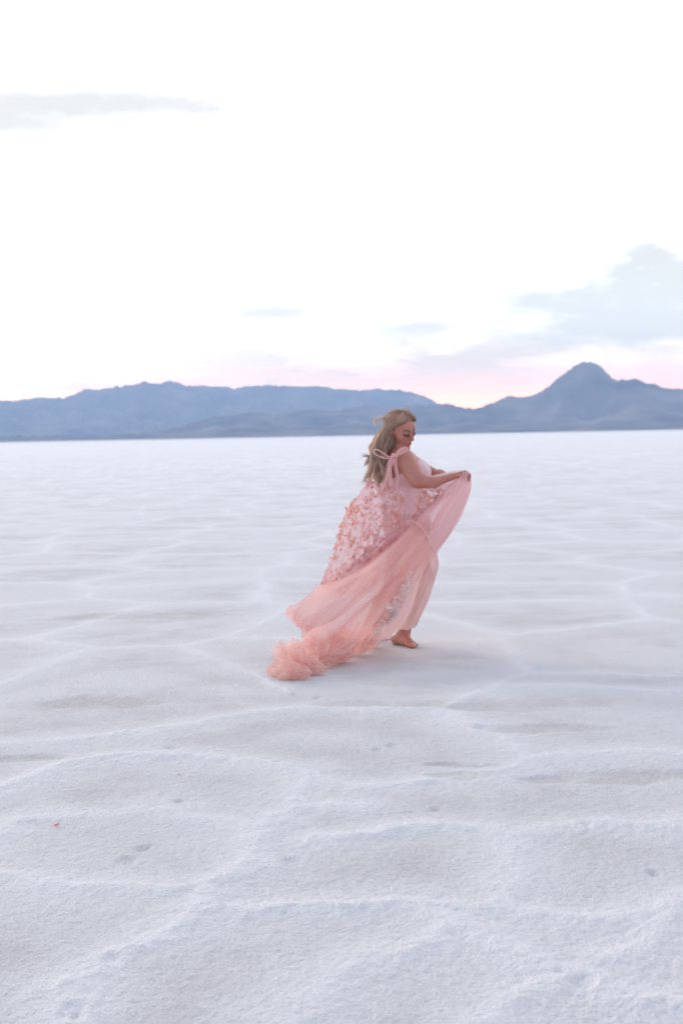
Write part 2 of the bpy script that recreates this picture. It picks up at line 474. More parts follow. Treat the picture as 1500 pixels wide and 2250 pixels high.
# ---- implicit surface tools: blended tapered capsules and ellipsoids, meshed as one skin
class Field:
    def __init__(s, lo, hi, h):
        s.lo = np.array(lo, float); s.h = h
        s.n = np.ceil((np.array(hi) - s.lo) / h).astype(int) + 1
        s.f = np.full(s.n, .2, np.float32)

    def sub(s, lo, hi):
        a = np.clip(((np.array(lo) - s.lo) / s.h).astype(int) - 1, 0, s.n)
        b = np.clip(((np.array(hi) - s.lo) / s.h).astype(int) + 2, 0, s.n)
        sl = tuple(slice(i, j) for i, j in zip(a, b))
        ax = [(s.lo[i] + s.h * np.arange(a[i], b[i])).astype(np.float32) for i in range(3)]
        return sl, np.meshgrid(*ax, indexing='ij')

    def put(s, sl, d, k, op='add'):
        f = s.f[sl]
        if op == 'add':
            hh = np.maximum(k - np.abs(f - d), 0) / k
            s.f[sl] = np.minimum(f, d) - hh * hh * k * .25
        else:
            d = -d; hh = np.maximum(k - np.abs(f - d), 0) / k
            s.f[sl] = np.maximum(f, d) + hh * hh * k * .25

    def cap(s, a, b, ra, rb, k=.02, op='add', e=0.0):
        a = np.asarray(a, float); b = np.asarray(b, float); m = max(ra, rb) + k + .02
        sl, (x, y, z) = s.sub(np.minimum(a, b) - m, np.maximum(a, b) + m)
        ba = b - a; L = float(ba @ ba) + 1e-12
        px, py, pz = x - a[0], y - a[1], z - a[2]
        t = np.clip((px * ba[0] + py * ba[1] + pz * ba[2]) / L, 0, 1)
        d = np.sqrt((px - t * ba[0]) ** 2 + (py - t * ba[1]) ** 2 + (pz - t * ba[2]) ** 2) - (ra + (rb - ra) * t + e * 4 * t * (1 - t))
        s.put(sl, d.astype(np.float32), k, op)

    def ell(s, c, r, B=None, k=.02, op='add'):
        c = np.asarray(c, float); r = np.asarray(r, float); m = r.max() + k + .02
        B = np.eye(3) if B is None else np.asarray(B, float)
        sl, (x, y, z) = s.sub(c - m, c + m)
        p = [x - c[0], y - c[1], z - c[2]]
        q = [(p[0] * B[i][0] + p[1] * B[i][1] + p[2] * B[i][2]) for i in range(3)]
        k0 = np.sqrt(sum((q[i] / r[i]) ** 2 for i in range(3))); k1 = np.sqrt(sum((q[i] / r[i] ** 2) ** 2 for i in range(3)))
        d = k0 * (k0 - 1) / np.maximum(k1, 1e-6)
        s.put(sl, d.astype(np.float32), k, op)

    def mesh(s):
        f = s.f; I = f < 0
        c = np.zeros(tuple(np.array(f.shape) - 1), np.uint8)
        for i in (0, 1):
            for j in (0, 1):
                for k in (0, 1):
                    c += I[i:f.shape[0] - 1 + i, j:f.shape[1] - 1 + j, k:f.shape[2] - 1 + k]
        act = (c > 0) & (c < 8); idx = np.argwhere(act); ids = np.full(c.shape, -1, np.int32); ids[act] = np.arange(len(idx))
        cor = {(i, j, k): f[idx[:, 0] + i, idx[:, 1] + j, idx[:, 2] + k] for i in (0, 1) for j in (0, 1) for k in (0, 1)}
        acc = np.zeros((len(idx), 3)); cnt = np.zeros(len(idx))
        for a in cor:
            for ax in range(3):
                if a[ax] == 0:
                    b = list(a); b[ax] = 1; b = tuple(b)
                    va, vb = cor[a], cor[b]; m = (va < 0) != (vb < 0)
                    t = np.where(m, va / np.where(m, va - vb, 1), 0)
                    p = np.tile(np.array(a, float), (len(idx), 1)); p[:, ax] = t
                    acc[m] += p[m]; cnt[m] += 1
        V = (idx + acc / cnt[:, None]) * s.h + s.lo
        Q = []
        for ax in range(3):
            sa = [slice(None)] * 3; sb = [slice(None)] * 3; sa[ax] = slice(0, -1); sb[ax] = slice(1, None)
            A, B_ = I[tuple(sa)], I[tuple(sb)]
            o1, o2 = (ax + 1) % 3, (ax + 2) % 3
            for flip in (0, 1):
                e = np.argwhere((A & ~B_) if not flip else (~A & B_))
                e = e[(e[:, o1] > 0) & (e[:, o2] > 0) & (e[:, o1] < c.shape[o1]) & (e[:, o2] < c.shape[o2])]
                q = []
                for d1, d2 in ((0, 0), (1, 0), (1, 1), (0, 1)):
                    g = e.copy(); g[:, o1] -= d1; g[:, o2] -= d2
                    q.append(ids[g[:, 0], g[:, 1], g[:, 2]])
                q = np.stack(q, 1); q = q[(q >= 0).all(1)]
                Q.append(q[:, ::-1] if flip else q)
        return V, np.vstack(Q)


# ---- joints
neck0, neck1 = P(868, 1006, .01), P(877, 978, .0)
pelvis, waist, chest = P(893, 1152, .02), P(886, 1096, .02), P(890, 1040, .02)
shN, shF = P(887, 1007, -.135), P(893, 1008, .175)
elN, wrN = P(917, 1056, -.26), P(994, 1047, -.255)
elF, wrF = P(948, 1041, .30), P(1000, 1052, .10)
hipN, hipF = P(898, 1165, -.07), P(886, 1165, .10)
knN, anN = P(930, 1262, -.14), P(888, 1390, -.01)
knF, anF = P(862, 1290, .04), P(800, 1392, .26)

# head frame
YAW, PIT, ROL = radians(47), radians(20), radians(-7)
hf_ = np.array([cos(YAW) * cos(PIT), -sin(YAW) * cos(PIT), -sin(PIT)])
hr_ = np.cross(hf_, [0, 0, 1]); hr_ /= np.linalg.norm(hr_)      # towards her right
hu_ = np.cross(hr_, hf_)
hr2 = hr_ * cos(ROL) + hu_ * sin(ROL); hu2 = hu_ * cos(ROL) - hr_ * sin(ROL)
HB = np.array([hr2, hf_, hu2])
HC = P(880, 944, -.015)                                          # centre of the skull
HS = 1.04


def hd(r, f, u): return HC + (r * hr2 + f * hf_ + u * hu2) * HS


body = Field((-.03, 8.85, -.02), (1.02, 9.80, 1.60), .0042)
b_ = body


def head(fl):
    fl.ell(hd(0, -.012, .022), np.array((.074, .092, .088)) * HS, HB, .02)
    fl.ell(hd(0, .030, -.018), np.array((.060, .060, .080)) * HS, HB, .02)      # face block
    fl.ell(hd(0, .048, -.062), np.array((.040, .038, .040)) * HS, HB, .025)     # jaw
    fl.ell(hd(0, .082, -.092), np.array((.017, .015, .014)) * HS, HB, .018)     # chin
    fl.ell(hd(.038, .052, -.028), np.array((.024, .026, .022)) * HS, HB, .02)   # cheeks
    fl.ell(hd(-.038, .052, -.028), np.array((.024, .026, .022)) * HS, HB, .02)
    fl.ell(hd(0, .070, .040), np.array((.048, .020, .030)) * HS, HB, .025)      # brow
    for s in (1, -1):
        fl.ell(hd(.031 * s, .096, .006), np.array((.017, .012, .010)) * HS, HB, .012, 'sub')
        fl.ell(hd(.031 * s, .081, .004), np.array((.0135, .0125, .0115)) * HS, HB, .004)   # lids
    fl.cap(hd(0, .090, .014), hd(0, .117, -.026), .0060 * HS, .0088 * HS, .010)
    fl.ell(hd(0, .108, -.031), np.array((.014, .010, .008)) * HS, HB, .008)
    fl.cap(hd(-.018, .088, -.0585), hd(0, .0965, -.056), .0045, .006, .006)
    fl.cap(hd(.018, .088, -.0585), hd(0, .0965, -.056), .0045, .006, .006)
    fl.cap(hd(-.015, .088, -.067), hd(.015, .088, -.067), .0065, .0065, .006)
    fl.ell(hd(0, .0935, -.067), np.array((.014, .010, .0065)) * HS, HB, .006)
    fl.cap(hd(-.02, .0985, -.0622), hd(.02, .0985, -.0622), .0016, .0016, .004, 'sub')
    for s in (1, -1):
        fl.ell(hd(.077 * s, -.008, -.005), np.array((.008, .019, .030)) * HS, HB, .006)


def torso(fl, g=0.0, arms=True):
    fl.cap(pelvis + [0, .04, 0], pelvis - [0, .05, 0], .138 + g, .138 + g, .06)
    fl.cap(pelvis, waist, .140 + g, .112 + g, .08)
    fl.cap(waist + [0, .03, 0], waist - [0, .03, 0], .108 + g, .108 + g, .06)
    fl.cap(waist, chest, .112 + g, .115 + g, .08)
    fl.cap(chest + [0, .05, .01], chest - [0, .05, -.01], .104 + g, .104 + g, .05)
    fl.cap(P(886, 1022, -.08), P(890, 1022, .13), .078 + g, .078 + g, .05)
    fl.ell(P(917, 1040, -.055), np.array((.070, .068, .075)) + g, None, .035)
    fl.ell(P(921, 1038, .085), np.array((.072, .068, .077)) + g, None, .035)


torso(b_)
b_.cap(P(876, 1018, 0), neck0, .085, .062, .05)
b_.cap(neck0, neck1, .056, .050, .035)
b_.cap(neck1, hd(0, -.02, -.03), .050, .055, .02)
head(b_)
b_.cap(P(878, 1008, .0), shN, .055, .052, .05)
b_.cap(P(880, 1008, .02), shF, .055, .050, .05)
mN = (shN + elN) / 2
b_.cap(shN, elN, .059, .049, .03, e=.007)
b_.cap(shF, elF, .050, .038, .03, e=.003)
fa = P(950, 1061, -.29)
b_.cap(elN, fa, .045, .035, .03); b_.cap(fa, wrN, .034, .0215, .03)
fa = elF + (wrF - elF) * .35
b_.cap(elF, fa, .037, .034, .025); b_.cap(fa, wrF, .034, .021, .03)


def hand(fl, w, dirv, pal, up_):
    """palm, four fingers closing round a bunch of cloth, thumb from the side of the palm"""
    dirv = dirv / np.linalg.norm(dirv); up_ = up_ - dirv * (up_ @ dirv); up_ /= np.linalg.norm(up_); n = np.cross(dirv, up_)
    if n @ pal < 0: n = -n
    kn = w + dirv * .082
    for s in (-.026, -.009, .009, .025):
        fl.cap(w + up_ * s * .6 + dirv * .012, kn + up_ * s, .0155, .0115, .012)
    for s, L in ((.027, .90), (.0095, 1.0), (-.0085, .95), (-.0255, .78)):
        k0 = kn + up_ * s
        k1 = k0 + (dirv * .55 + n * .83) * .041 * L
        k2 = k1 + (-dirv * .62 + n * .78) * .026 * L
        k3 = k2 + (-dirv * .95 - n * .25) * .020 * L
        fl.cap(k0, k1, .0098, .0084, .005); fl.cap(k1, k2, .0084, .0076, .004); fl.cap(k2, k3, .0076, .0064, .004)
    t0 = w + up_ * .024 + dirv * .022 + n * .006
    t1 = t0 + (dirv * .6 + up_ * .45 + n * .55) * .038
    t2 = t1 + (dirv * .75 - up_ * .15 + n * .6) * .032
    fl.cap(t0, t1, .0145, .0105, .012); fl.cap(t1, t2, .0102, .0078, .004)
    return kn + n * .03


gripN = hand(b_, wrN, P(1024, 1038, -.24) - wrN, np.array([0, .3, -1.0]), np.array([.1, -1.0, .25]))
gripF = hand(b_, wrF, P(1024, 1044, .02) - wrF, np.array([0, -.6, -1.0]), np.array([.1, -.8, .5]))
# legs
for hp, kn, an in ((hipN, knN, anN), (hipF, knF, anF)):
    b_.cap(hp, kn, .100, .058, .05)
    md = kn + (an - kn) * .33 + np.array([-.012, 0, 0])
    b_.cap(kn, md, .056, .055, .03); b_.cap(md, an, .055, .036, .03)


def footm(fl, an, heel, toe, wd):
    """heel, instep, ball and five toes on the ground"""
    ax = (toe - heel); L = np.linalg.norm(ax); ax = ax / L; sd_ = np.cross([0, 0, 1.0], ax)
    fl.cap(an, heel + [0, 0, .030], .036, .029, .02)
    fl.cap(heel + [0, 0, .028], heel + ax * L * .55 + [0, 0, .026], .027, .024, .02)
    fl.cap(an + ax * .02, heel + ax * L * .68 + [0, 0, .024], .032, .021, .03)
    for k, s in enumerate((-.032, -.014, 0.002, .017, .030)):
        s *= wd
        b0 = heel + ax * L * .68 + sd_ * s * .8 + [0, 0, .018]
        e0 = heel + ax * (L * (1.0 - .045 * k)) + sd_ * s + [0, 0, .011]
        fl.cap(b0, e0, .017, .0105 if k else .0125, .008)


h0, t0_ = P(870, 1418, .01), P(911, 1417, -.14)
h0[2] = 0; t0_[2] = 0
an2 = P(882, 1398, -.0)
b_.cap(anN, an2, .036, .036, .02)
footm(b_, an2, h0, h0 + (t0_ - h0) / np.linalg.norm(t0_ - h0) * .215, 1)
h1, t1_ = P(790, 1406, .28), P(830, 1404, .24); h1[2] = 0; t1_[2] = 0
footm(b_, anF, h1, h1 + (t1_ - h1) / np.linalg.norm(t1_ - h1) * .22, -1)
bv, bf = body.mesh()
# where lips and cheeks are
rel = (bv - HC) / HS; lr, lf, lu = rel @ hr2, rel @ hf_, rel @ hu2
lips = np.clip(1.3 - ((lr / .022) ** 2 + ((lu + .063) / .010) ** 2), 0, 1) * (lf > .075)
lid = sum(np.clip(1.3 - (((lr - .031 * s) / .019) ** 2 + ((lu - .006) / .010) ** 2), 0, 1) for s in (1, -1)) * (lf > .06)
blush = sum(np.exp(-(((lr - .045 * s) / .022) ** 2 + ((lu + .030) / .016) ** 2)) for s in (1, -1)) * (lf > .03)
base = np.array([.52, .215, .158]); col = np.tile(base, (len(bv), 1))
mott = (fbm(bv[:, 0] * 25 + bv[:, 1] * 19, bv[:, 2] * 25, 5, 3) - .5)[:, None]
col *= 1 + mott * .16
col = col * (1 - .35 * blush[:, None]) + .35 * blush[:, None] * np.array([.55, .20, .17])
col = col * (1 - .85 * lips[:, None]) + .85 * lips[:, None] * np.array([.40, .09, .085])
col = col * (1 - .5 * lid[:, None]) + .5 * lid[:, None] * np.array([.22, .12, .10])

m, t, o = material('skin'); b = t.nodes.new('ShaderNodeBsdfPrincipled')
t.links.new(attr(t, 'tone').outputs['Color'], b.inputs['Base Color']); b.inputs['Roughness'].default_value = .48
b.inputs['Subsurface Weight'].default_value = .12; b.inputs['Subsurface Radius'].default_value = (.02, .008, .005); b.inputs['Subsurface Scale'].default_value = .4
t.links.new(b.outputs[0], o.inputs[0]); SKIN = m
bo = mesh_obj('body', bv, bf, SKIN, woman, attrs={'tone': col})
md = bo.modifiers.new('soften', 'CORRECTIVE_SMOOTH') if False else bo.modifiers.new('soften', 'SMOOTH')
md.factor = .4; md.iterations = 2


# ---- strips, tubes and lofts
def catmull(C, n, axis=0):
    C = np.moveaxis(np.asarray(C, float), axis, 0); k = len(C)
    E_ = np.concatenate([2 * C[:1] - C[1:2], C, 2 * C[-1:] - C[-2:-1]])
    t = np.linspace(0, k - 1, n); i = np.minimum(t.astype(int), k - 2); f = (t - i).reshape((-1,) + (1,) * (C.ndim - 1))
    p0, p1, p2, p3 = E_[i], E_[i + 1], E_[i + 2], E_[i + 3]
    r = .5 * (2 * p1 + (p2 - p0) * f + (2 * p0 - 5 * p1 + 4 * p2 - p3) * f ** 2 + (3 * p1 - p0 - 3 * p2 + p3) * f ** 3)
    return np.moveaxis(r, 0, axis)


def pts(rows): return np.array([[P(*p) for p in r] for r in rows])


def normals(S):
    du = np.gradient(S, axis=1); dv = np.gradient(S, axis=0)
    n = np.cross(du, dv); return n / np.maximum(np.linalg.norm(n, axis=-1, keepdims=True), 1e-9)


def smooth1(a, n, axis):
    for _ in range(n):
        a = (np.roll(a, 1, axis) + a * 2 + np.roll(a, -1, axis)) / 4
    return a


def loft(rows, nv, nu, folds=(), seed=0, ctrl=True, floor=True):
    C = pts(rows) if ctrl else np.asarray(rows)
    S = catmull(catmull(C, nv, 0), nu, 1)
    v, u = np.meshgrid(np.linspace(0, 1, nv), np.linspace(0, 1, nu), indexing='ij')
    N = normals(S)
    if N[..., 1].mean() > 0: N = -N
    disp = np.zeros_like(u)
    for k, (fr, amp, grow, drift) in enumerate(folds):
        w_ = u + drift * (fbm(u * 2.5 + 9 * k, v * 2.2, seed + 11 * k, 3) - .5)
        ph = w_ * fr * 2 * pi + 2.2 * pi * vnoise(u * fr * .45, v * .8 + k, seed + k)
        s = np.sin(ph); s = (np.sign(s) * np.abs(s) ** .85) if fr > 7 else 1 - 2 * np.abs(np.sin(ph / 2)) ** .8
        a = amp * (grow + (1 - grow) * v) * (.35 + 1.3 * vnoise(u * fr * .5 + 3, v * 1.6, seed + 30 + k))
        disp += a * s
    S = S + N * disp[..., None]
    if floor: S[..., 2] = np.maximum(S[..., 2], .006 + .01 * vnoise(u * 30, v * 30, seed))
    lu = np.linalg.norm(np.diff(S, axis=1), axis=-1).mean() * nu; lv = np.linalg.norm(np.diff(S, axis=0), axis=-1).mean() * nv
    uv = np.stack([u * lu, v * lv], -1).reshape(-1, 2)
    return S, uv


class Soup:
    def __init__(s): s.v, s.f, s.uv, s.n, s.c = [], [], [], 0, []
    def grid(s, S, uv=None, wrap=False, c=0.0):
        nr, nc = S.shape[:2]
        s.v.append(S.reshape(-1, 3)); s.f.append(grid_faces(nr, nc, wrap) + s.n); s.n += nr * nc
        s.uv.append(uv if uv is not None else np.zeros((nr * nc, 2))); s.c.append(np.full(nr * nc, c))
    def make(s, name, mat, parent, **k):
        return mesh_obj(name, np.vstack(s.v), np.vstack(s.f), mat, parent, uv=np.vstack(s.uv), attrs={'tint': np.concatenate(s.c)}, **k)


def tulle(name, c1, c2, alpha, thread=.25, trans=.5, sheen=.0):
    """net fabric: gathered threads make it denser and thinner along the folds"""
    m, t, o = material(name)
    uv = attr(t, 'cloth').outputs['Vector']
    s = t.nodes.new('ShaderNodeSeparateXYZ'); t.links.new(uv, s.inputs[0])
    u, v = E(t, s.outputs[0]), E(t, s.outputs[1])
    g1 = noise(t, vec(t, u * 18.0, v * 1.3, 0.0), 1.0, 3, .55, .5)
    g2 = noise(t, vec(t, u * 90.0, v * 3.0, 4.0), 1.0, 3, .6)
    g = ((g1 - .5) * 2.0 + (g2 - .5) * .6)
    tint = E(t, attr(t, 'tint').outputs['Fac'])
    soft = noise(t, uv, 5.0, 3, .5)
    c = mix(t, (soft + tint + g * .10 - .15).mx(0.0).mn(1.0), c1, c2)
    d = t.nodes.new('ShaderNodeBsdfDiffuse'); t.links.new(c, d.inputs[0])
    tr = t.nodes.new('ShaderNodeBsdfTranslucent'); t.links.new(c, tr.inputs[0])
    mx = t.nodes.new('ShaderNodeMixShader'); mx.inputs[0].default_value = trans
    t.links.new(d.outputs[0], mx.inputs[1]); t.links.new(tr.outputs[0], mx.inputs[2])
    tp = t.nodes.new('ShaderNodeBsdfTransparent')
    m2 = t.nodes.new('ShaderNodeMixShader')
    a = (g * thread + alpha).mx(0.05).mn(1.0)
    t.links.new(a.s, m2.inputs[0]); t.links.new(tp.outputs[0], m2.inputs[1]); t.links.new(mx.outputs[0], m2.inputs[2])
    t.links.new(m2.outputs[0], o.inputs[0])
    return m


def tube(path, r0, r1, seg=6, n=24, flat=1.0):
    Pp = catmull(np.asarray(path, float), n); T = np.gradient(Pp, axis=0); T /= np.linalg.norm(T, axis=1)[:, None]
    ref = np.array([0, -1.0, .05]); A = np.cross(T, ref); A /= np.linalg.norm(A, axis=1)[:, None] + 1e-9; B_ = np.cross(T, A)
    a = np.linspace(0, 2 * pi, seg, endpoint=False); r = np.linspace(r0, r1, n)[:, None, None]
    return Pp[:, None] + (A[:, None] * np.cos(a)[None, :, None] + flat * B_[:, None] * np.sin(a)[None, :, None]) * r


# ---- face details
def small(name, paths, colr, r0, r1, flat=.6, rough=.6):
    s = Soup()
    for p in paths: s.grid(tube(p, r0, r1, 6, 14, flat), wrap=True)
    mm, tt, oo = material(name + '_tone'); bb = tt.nodes.new('ShaderNodeBsdfPrincipled'); bb.inputs['Base Color'].default_value = colr + (1,)
    nn = noise(tt, tt.nodes.new('ShaderNodeTexCoord').outputs['Object'], 220, 3)
    tt.links.new(mix(tt, nn, tuple(x * .7 for x in colr), tuple(x * 1.3 for x in colr)), bb.inputs['Base Color'])
    bb.inputs['Roughness'].default_value = rough; tt.links.new(bb.outputs[0], oo.inputs[0])
    return s.make(name, mm, bo)


for s in (1, -1):
    small('eyelashes', [[hd(.016 * s, .088, -.002), hd(.024 * s, .0945, -.0065), hd(.034 * s, .094, -.0075), hd(.045 * s, .086, -.003), hd(.052 * s, .081, .001)]], (.025, .015, .012), .0036, .0028, .9)
    small('eyebrow', [[hd(.013 * s, .0925, .022), hd(.026 * s, .0915, .0285), hd(.040 * s, .084, .029), hd(.052 * s, .072, .022)]], (.13, .075, .05), .0042, .0022, .6)

# ---- bodice: follows the torso, cut to a V at the front and low at the back
bd = Field((-.03, 9.0, .70), (.75, 9.8, 1.45), .005)
torso(bd, .007)
sl, (x, y, z) = bd.sub((-99, -99, -99), (99, 99, 99))
a0, a1 = P(838, 1068, 0), P(918, 1010, 0)
nrm = np.array([-(a1[2] - a0[2]), 0, a1[0] - a0[0]]); nrm /= np.linalg.norm(nrm)
cut = (x - a0[0]) * nrm[0] + (z - a0[2]) * nrm[2]
ymid = a0[1] + .02
vcut = np.where(x > P(900, 1040, 0)[0], 0.05 * np.clip(1 - np.abs(y - ymid) / .085, 0, 1), 0)
bd.f = np.maximum(bd.f, (cut + vcut).astype(np.float32)); bd.f = np.maximum(bd.f, (P(890, 1128, 0)[2] - z).astype(np.float32))
vv, ff = bd.mesh()
m, t, o = material('bodice_satin'); b = t.nodes.new('ShaderNodeBsdfPrincipled')
nn = noise(t, t.nodes.new('ShaderNodeTexCoord').outputs['Object'], 55, 4, .6)
t.links.new(mix(t, ((nn - .42) * 5.0).mx(0.0).mn(1.0), (.84, .62, .62), (.78, .50, .50)), b.inputs['Base Color'])
b.inputs['Roughness'].default_value = .55; b.inputs['Sheen Weight'].default_value = .3
bp = t.nodes.new('ShaderNodeBump'); bp.inputs['Distance'].default_value = .004; t.links.new(nn.s, bp.inputs['Height']); t.links.new(bp.outputs[0], b.inputs['Normal'])
t.links.new(b.outputs[0], o.inputs[0])
bodice = mesh_obj('bodice', vv, ff, m, woman)
md = bodice.modifiers.new('soften', 'SMOOTH'); md.iterations = 4; md.factor = .5


# ---- shoulder ties: straps, bow loops and hanging tails
RIB = tulle('ribbon_silk', (.92, .58, .57), (.94, .66, .65), .93, .12, .4)


def ribbon(path, w0, w1, n=40, tw=(0, 0), seed=0):
    Pp = catmull(np.array([P(*p) for p in path]), n)
    T = np.gradient(Pp, axis=0); T /= np.linalg.norm(T, axis=1)[:, None]
    side = np.cross(T, [0, 1.0, 0]); side /= np.linalg.norm(side, axis=1)[:, None] + 1e-9
    nn_ = np.cross(T, side)
    ang = np.linspace(tw[0], tw[1], n)[:, None]; W = side * np.cos(ang) + nn_ * np.sin(ang)
    wd = (np.linspace(w0, w1, n) / 2)[:, None]
    q = np.linspace(-1, 1, 7)
    S = Pp[:, None] + W[:, None] * wd[:, None] * q[None, :, None] + np.cross(T, W)[:, None] * (.25 * wd[:, None] * (np.cos(q * 5 + seed))[None, :, None])
    uv = np.stack(np.meshgrid(q * .02, np.linspace(0, .3, n)), -1).reshape(-1, 2)
    return S, uv


s = Soup()
for a in (
    ([(866, 1001, -.215), (852, 1007, -.22), (836, 1004, -.21), (823, 997, -.2), (821, 990, -.2), (828, 988, -.205), (841, 995, -.215), (853, 1003, -.22), (866, 1001, -.225)], .0075, .0075, 60, (.2, .3)),
    ([(868, 1001, -.215), (876, 990, -.22), (886, 984, -.215), (895, 985, -.20), (893, 990, -.21), (882, 996, -.225), (869, 1002, -.225)], .014, .012, 50, (0, .4)),
    ([(868, 1000, -.22), (862, 1016, -.225), (852, 1034, -.20), (847, 1056, -.22), (838, 1078, -.22)], .026, .030, 50, (.2, 1.2)),
    ([(868, 1000, -.225), (869, 1024, -.215), (873, 1048, -.225), (870, 1074, -.23)], .022, .028, 50, (0, .9)),
    ([(866, 1000, -.225), (857, 1018, -.215), (856, 1044, -.23), (860, 1066, -.24)], .022, .030, 50, (.8, -.2)),
    ([(868, 1000, -.215), (856, 1024, -.16), (850, 1048, -.14), (853, 1076, -.15)], .018, .026, 50, (.3, .8)),
    ([(869, 1000, -.205), (880, 992, -.19), (892, 992, -.17), (901, 1003, -.155), (908, 1016, -.13), (917, 1030, -.115)], .022, .030, 50, (0, .3)),
    ([(866, 1001, -.205), (854, 1016, -.15), (848, 1040, -.11), (846, 1068, -.09)], .020, .03, 50, (0, .2)),
): s.grid(*ribbon(*a))
s.grid(tube([P(862, 1000, -.22), P(866, 1001, -.232), P(872, 1002, -.22)], .013, .011, 10, 8), wrap=True)
bow = s.make('shoulder_tie', RIB, woman)
s = Soup()
s.grid(*ribbon([(886, 1001, .19), (880, 1010, .13), (868, 1032, .12), (855, 1068, .1)], .020, .022))
s.grid(*ribbon([(893, 1000, .18), (905, 1010, .15), (922, 1026, .13)], .022, .03))
s.grid(*ribbon([(846, 1030, .12), (826, 1045, .14), (808, 1064, .17), (794, 1085, .2), (784, 1098, .2)], .012, .016, 50, (0, 2.0)))
s.make('shoulder_tie', RIB, woman)

# ---- skirt: flowered overskirt
NET = tulle('flowered_net', (.92, .70, .71), (.89, .62, .66), .50, .22, .45)
s = Soup()
over_rows = [
    [(960, 1085, .02), (905, 1075, .13), (850, 1062, .12), (816, 1056, .02), (836, 1062, -.14), (862, 1068, -.20), (895, 1070, -.25), (935, 1074, -.30), (998, 1060, -.27)],
    [(955, 1120, .1), (900, 1120, .24), (830, 1115, .24), (776, 1110, .05), (800, 1120, -.20), (838, 1130, -.30), (880, 1130, -.34), (930, 1120, -.34), (972, 1092, -.30)],
    [(940, 1180, .15), (880, 1185, .33), (800, 1182, .32), (748, 1172, .05), (770, 1185, -.26), (808, 1200, -.38), (852, 1195, -.38), (902, 1165, -.33), (938, 1128, -.30)],
    [(920, 1240, .15), (850, 1245, .33), (775, 1245, .30), (722, 1236, .02), (742, 1250, -.26), (775, 1258, -.36), (815, 1240, -.34), (865, 1205, -.30), (912, 1160, -.28)],
    [(900, 1300, .1), (820, 1305, .28), (750, 1302, .22), (703, 1291, 0), (720, 1305, -.24), (750, 1310, -.32), (795, 1290, -.30), (840, 1250, -.26), (890, 1200, -.24)],
]
OV, ouv = loft(over_rows, 150, 260, ((9, .016, .4, .25), (21, .007, .4, .3), (4, .02, .2, .2)), 3)
s.grid(OV, ouv)
# gathered plain border of the overskirt, where it slides under the swept panel
bord = [[(1003, 1062, -.29), (965, 1095, -.33), (925, 1122, -.35), (880, 1148, -.37), (838, 1175, -.39), (800, 1212, -.38), (760, 1245, -.33), (728, 1266, -.2)],
        [(1002, 1070, -.29), (962, 1104, -.345), (925, 1134, -.37), (882, 1162, -.39), (842, 1192, -.41), (806, 1228, -.40), (765, 1262, -.35), (722, 1283, -.2)],
        [(1000, 1078, -.27), (955, 1116, -.32), (918, 1148, -.34), (878, 1180, -.36), (842, 1212, -.38), (806, 1246, -.37), (768, 1278, -.33), (716, 1298, -.2)]]
C = pts(bord).transpose(1, 0, 2)
S_, uv_ = loft(C, 200, 60, ((2.5, .012, .6, .5), (6, .005, 1, .4)), 8, ctrl=False)
s.grid(S_, uv_, c=.25)
overskirt = s.make('overskirt', NET, woman)

# flowers sewn on the net
m, t, o = material('petal_silk')
c = attr(t, 'tone').outputs['Color']
d = t.nodes.new('ShaderNodeBsdfDiffuse'); t.links.new(c, d.inputs[0]); tr = t.nodes.new('ShaderNodeBsdfTranslucent'); t.links.new(c, tr.inputs[0])
mx = t.nodes.new('ShaderNodeMixShader'); mx.inputs[0].default_value = .45; t.links.new(d.outputs[0], mx.inputs[1]); t.links.new(tr.outputs[0], mx.inputs[2]); t.links.new(mx.outputs[0], o.inputs[0])
PET = m
TONES = np.array([(.92, .62, .57), (.90, .54, .46), (.92, .70, .68), (.88, .66, .66), (.93, .53, .42), (.94, .80, .78)])


class Flowers:
    def __init__(s): s.v, s.f, s.c, s.n = [], [], [], 0
    def add(s, p, n, size, tone, k=5):
        n = n / np.linalg.norm(n); a = np.cross(n, rng.normal(size=3)); a /= np.linalg.norm(a); b2 = np.cross(n, a)
        st = rng.uniform(0, 6.28)
        for i in range(k):
            th = st + i * 2 * pi / k + rng.uniform(-.25, .25); L = size * rng.uniform(.75, 1.25); W = L * .52; lift = rng.uniform(.15, .8)
            e = a * cos(th) + b2 * sin(th); g = np.cross(n, e)
            q = [p + n * .002, p + e * L * .35 + g * W * .7 + n * L * lift * .3, p + e * L * .8 + g * W * .75 + n * L * lift * .55,
                 p + e * L * 1.02 + n * L * lift, p + e * L * .8 - g * W * .75 + n * L * lift * .55, p + e * L * .35 - g * W * .7 + n * L * lift * .3, p + e * L * .6 + n * L * lift * .2]
            o_ = s.n; s.v += q; s.f += [(o_, o_ + 1, o_ + 6), (o_ + 1, o_ + 2, o_ + 6), (o_ + 2, o_ + 3, o_ + 6), (o_ + 3, o_ + 4, o_ + 6), (o_ + 4, o_ + 5, o_ + 6), (o_ + 5, o_, o_ + 6)]
            s.c += [tone * rng.uniform(.92, 1.08)] * 7; s.n += 7
    def make(s, name, parent):
        return mesh_obj(name, np.array(s.v), np.array(s.f), PET, parent, attrs={'tone': np.clip(np.array(s.c), 0, 1)})


